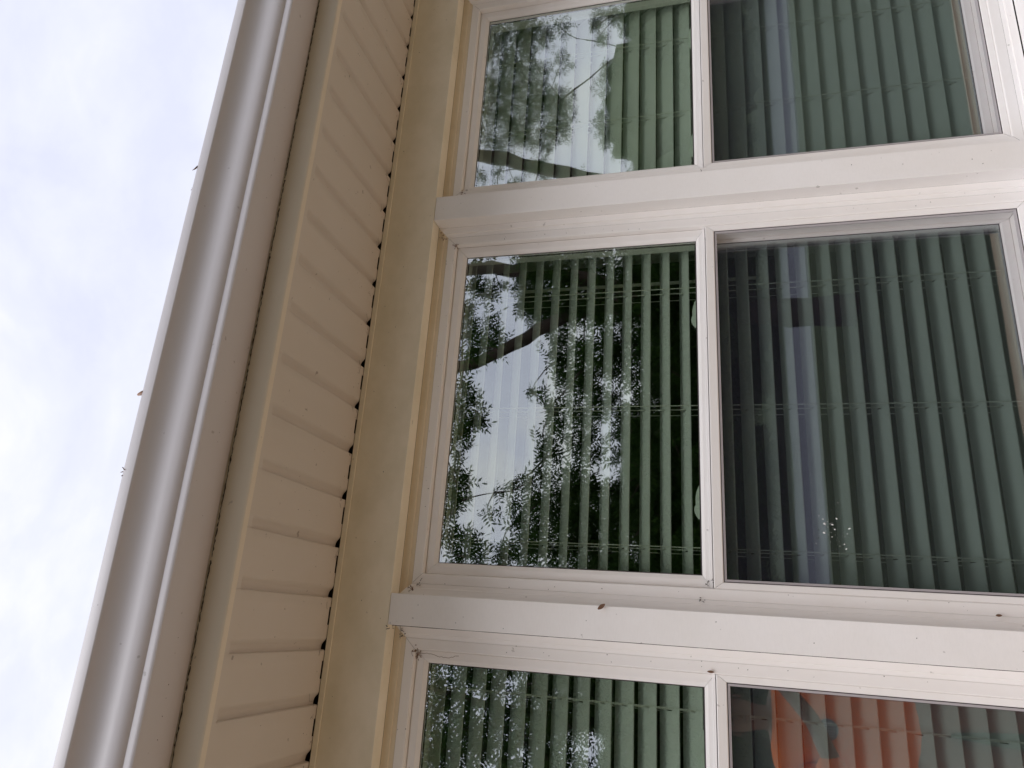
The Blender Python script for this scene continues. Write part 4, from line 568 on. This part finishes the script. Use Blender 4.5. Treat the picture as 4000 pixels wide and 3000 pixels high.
sh = [(*P(0, 0, 0.72), .24, .16), (*P(0, 0, 0.95), .22, .15), (*P(0, 0, 1.18), .215, .15), (*P(0, 0, 1.29), .15, .11), (*P(0, 0.0, 1.36), .07, .065), (*P(-.215, 0, 1.29), .085), (*P(-.245, 0.10, 1.13), .085), (*P(-.12, .24, 1.15), .062), (*P(.215, 0, 1.29), .085), (*P(.27, 0.09, 1.14), .085)]
skin('shirt', sh, [(0, 1), (1, 2), (2, 3), (3, 4), (3, 5), (5, 6), (6, 7), (3, 8), (8, 9)], M['shirt'])
tr_ = [(*P(0, 0, 0.92), .15, .11), (*P(-.09, 0, .70), .10), (*P(-.105, 0.01, .48), .085), (*P(-.105, -.02, .11), .07), (*P(.09, 0, .70), .10), (*P(.105, 0.01, .48), .085), (*P(.105, -.02, .11), .07), (*P(0, 0, .82), .15, .11)]
skin('trousers', tr_, [(7, 1), (1, 2), (2, 3), (7, 4), (4, 5), (5, 6), (0, 7)], M['trouser'], 7)
for s in (-1, 1): skin('shoe', [(*P(s*.11, -.05, .05), .048), (*P(s*.115, .08, .045), .046), (*P(s*.12, .16, .035), .036)], [(0, 1), (1, 2)], M['shoe'])
# head details
def sph(name, c, r, m, sub=3, rot=None):
    bm = bmesh.new(); bmesh.ops.create_icosphere(bm, subdivisions=sub, radius=1.0, matrix=Matrix.Translation(c) @ (rot or Matrix.Identity(4)) @ Matrix.Diagonal((*r, 1))); return finish(name, bm, m, person, True)
hc = Vector(P(0, 0.02, 1.53))
for s in (-1, 1):
    sph('eye', hc+Vector((s*.030, .0865, .005)), (.009, .006, .0055), M['eye'], 2); sph('pupil', hc+Vector((s*.030, .0915, .005)), (.0042, .002, .0042), M['hair'], 2); sph('ear', hc+Vector((s*.079, -.002, -.01)), (.008, .018, .028), M['skin'], 2)
    sph('eyebrow', hc+Vector((s*.031, .090, .024)), (.017, .006, .004), M['hair'], 2)
sph('nose', hc+Vector((0, .100, -.018)), (.012, .017, .020), M['skin'], 2); sph('mouth', hc+Vector((0, .090, -.052)), (.022, .006, .007), mat('lips', (0.16, 0.06, 0.05), .5), 2)
sph('hair', hc+Vector((0, -.022, .012)), (.083, .085, .080), M['hair'])
bm = bmesh.new(); bmesh.ops.create_icosphere(bm, subdivisions=3, radius=1.0)
for v in list(bm.verts):
    if v.co.z < -0.05: v.co.z = -0.05
for v in bm.verts: v.co = Vector((v.co.x*.089, v.co.y*.103, v.co.z*.082))+hc+Vector((0, -.008, .045))
finish('cap', bm, M['navy'], person, True)
V, F = [], []
for i in range(13):
    a = math.radians(-20+220*i/12); c_, s_ = math.cos(a), math.sin(a)
    for r_, dz in ((1.0, 0.0), (1.35, -.006), (1.65, -.016)): V.append(hc+Vector((c_*.089*r_, s_*.100*r_-.008, .044+dz)))
for i in range(12):
    for j in range(2): a = i*3+j; F.append((a, a+1, a+4, a+3))
o = frompy('cap_brim', V, F, M['palecap'], person, True); o.modifiers.new('t', 'SOLIDIFY').thickness = 0.004
bm = bmesh.new(); bmesh.ops.create_cone(bm, cap_ends=True, segments=32, radius1=.043, radius2=.043, depth=.006, matrix=Matrix.Translation(P(-0.01, .150, 1.145)) @ Matrix.Rotation(math.pi/2, 4, 'X')); finish('badge', bm, M['badge'], person)
bm = bmesh.new()
for k in range(6): x = -0.036+k*0.0105; h = .030*math.sqrt(max(.05, 1-((k-2.5)/3.2)**2)); box(bm, PX+x-.0018, PX+x+.0018, PY+.153, PY+.155, 1.145-h, 1.145+h)
finish('badge_print', bm, M['badgeline'], person)
# hands: palm plus five bent fingers each, closed on the phone
def W3(v): return CM @ Vector(v)
# phone: a slab just behind the viewpoint, long side upright, lens corner on top
bm = bmesh.new(); bmesh.ops.create_cube(bm, size=1.0)
ph_M = CM @ Matrix.Translation((0.058, 0.0, 0.0145)) @ Matrix.Diagonal((0.160, 0.075, 0.0085, 1))
bmesh.ops.transform(bm, matrix=ph_M, verts=bm.verts); bmesh.ops.bevel(bm, geom=list(bm.edges), offset=0.003, segments=2, affect='EDGES')
ph = finish('phone', bm, M['phone']); tag(ph, 'black phone held upright at arm height in both hands of the person', 'phone')
bm = bmesh.new(); bmesh.ops.create_cone(bm, cap_ends=True, segments=20, radius1=.006, radius2=.006, depth=.002, matrix=CM @ Matrix.Translation((0, 0, 0.0092))); finish('lens', bm, M['lensglass'], ph)
def hand2(wr, side):
    wr = Vector(wr); palm = W3((0.115, side*0.052, 0.034)); nodes = [(*wr, .031, .026), (*wr.lerp(palm, .5), .032, .016), (*palm, .034, .014)]; edges = [(0, 1), (1, 2)]
    for f in range(4):
        L = (.9, 1.0, .95, .75)[f]; u = 0.075+f*0.021
        a = W3((u, side*.050, .024)); b = W3((u, side*.047, .010)); c = W3((u, side*(.047-.016*L), .0045))
        k = len(nodes); nodes += [(*palm.lerp(a, .5), .011), (*a, .0092), (*b, .0085), (*c, .0070)]; edges += [(2, k), (k, k+1), (k+1, k+2), (k+2, k+3)]
    k = len(nodes); a = W3((.095, side*.030, .036)); b = W3((.072, side*.016, .028)); nodes += [(*palm.lerp(a, .4), .014), (*a, .011), (*b, .009)]; edges += [(2, k), (k, k+1), (k+1, k+2)]
    skin('hand', nodes, edges, M['skin'], 0, 1)
hand2((-.095, -1.655, 1.415), -1); hand2((.072, -1.665, 1.405), 1)
adopt(person)
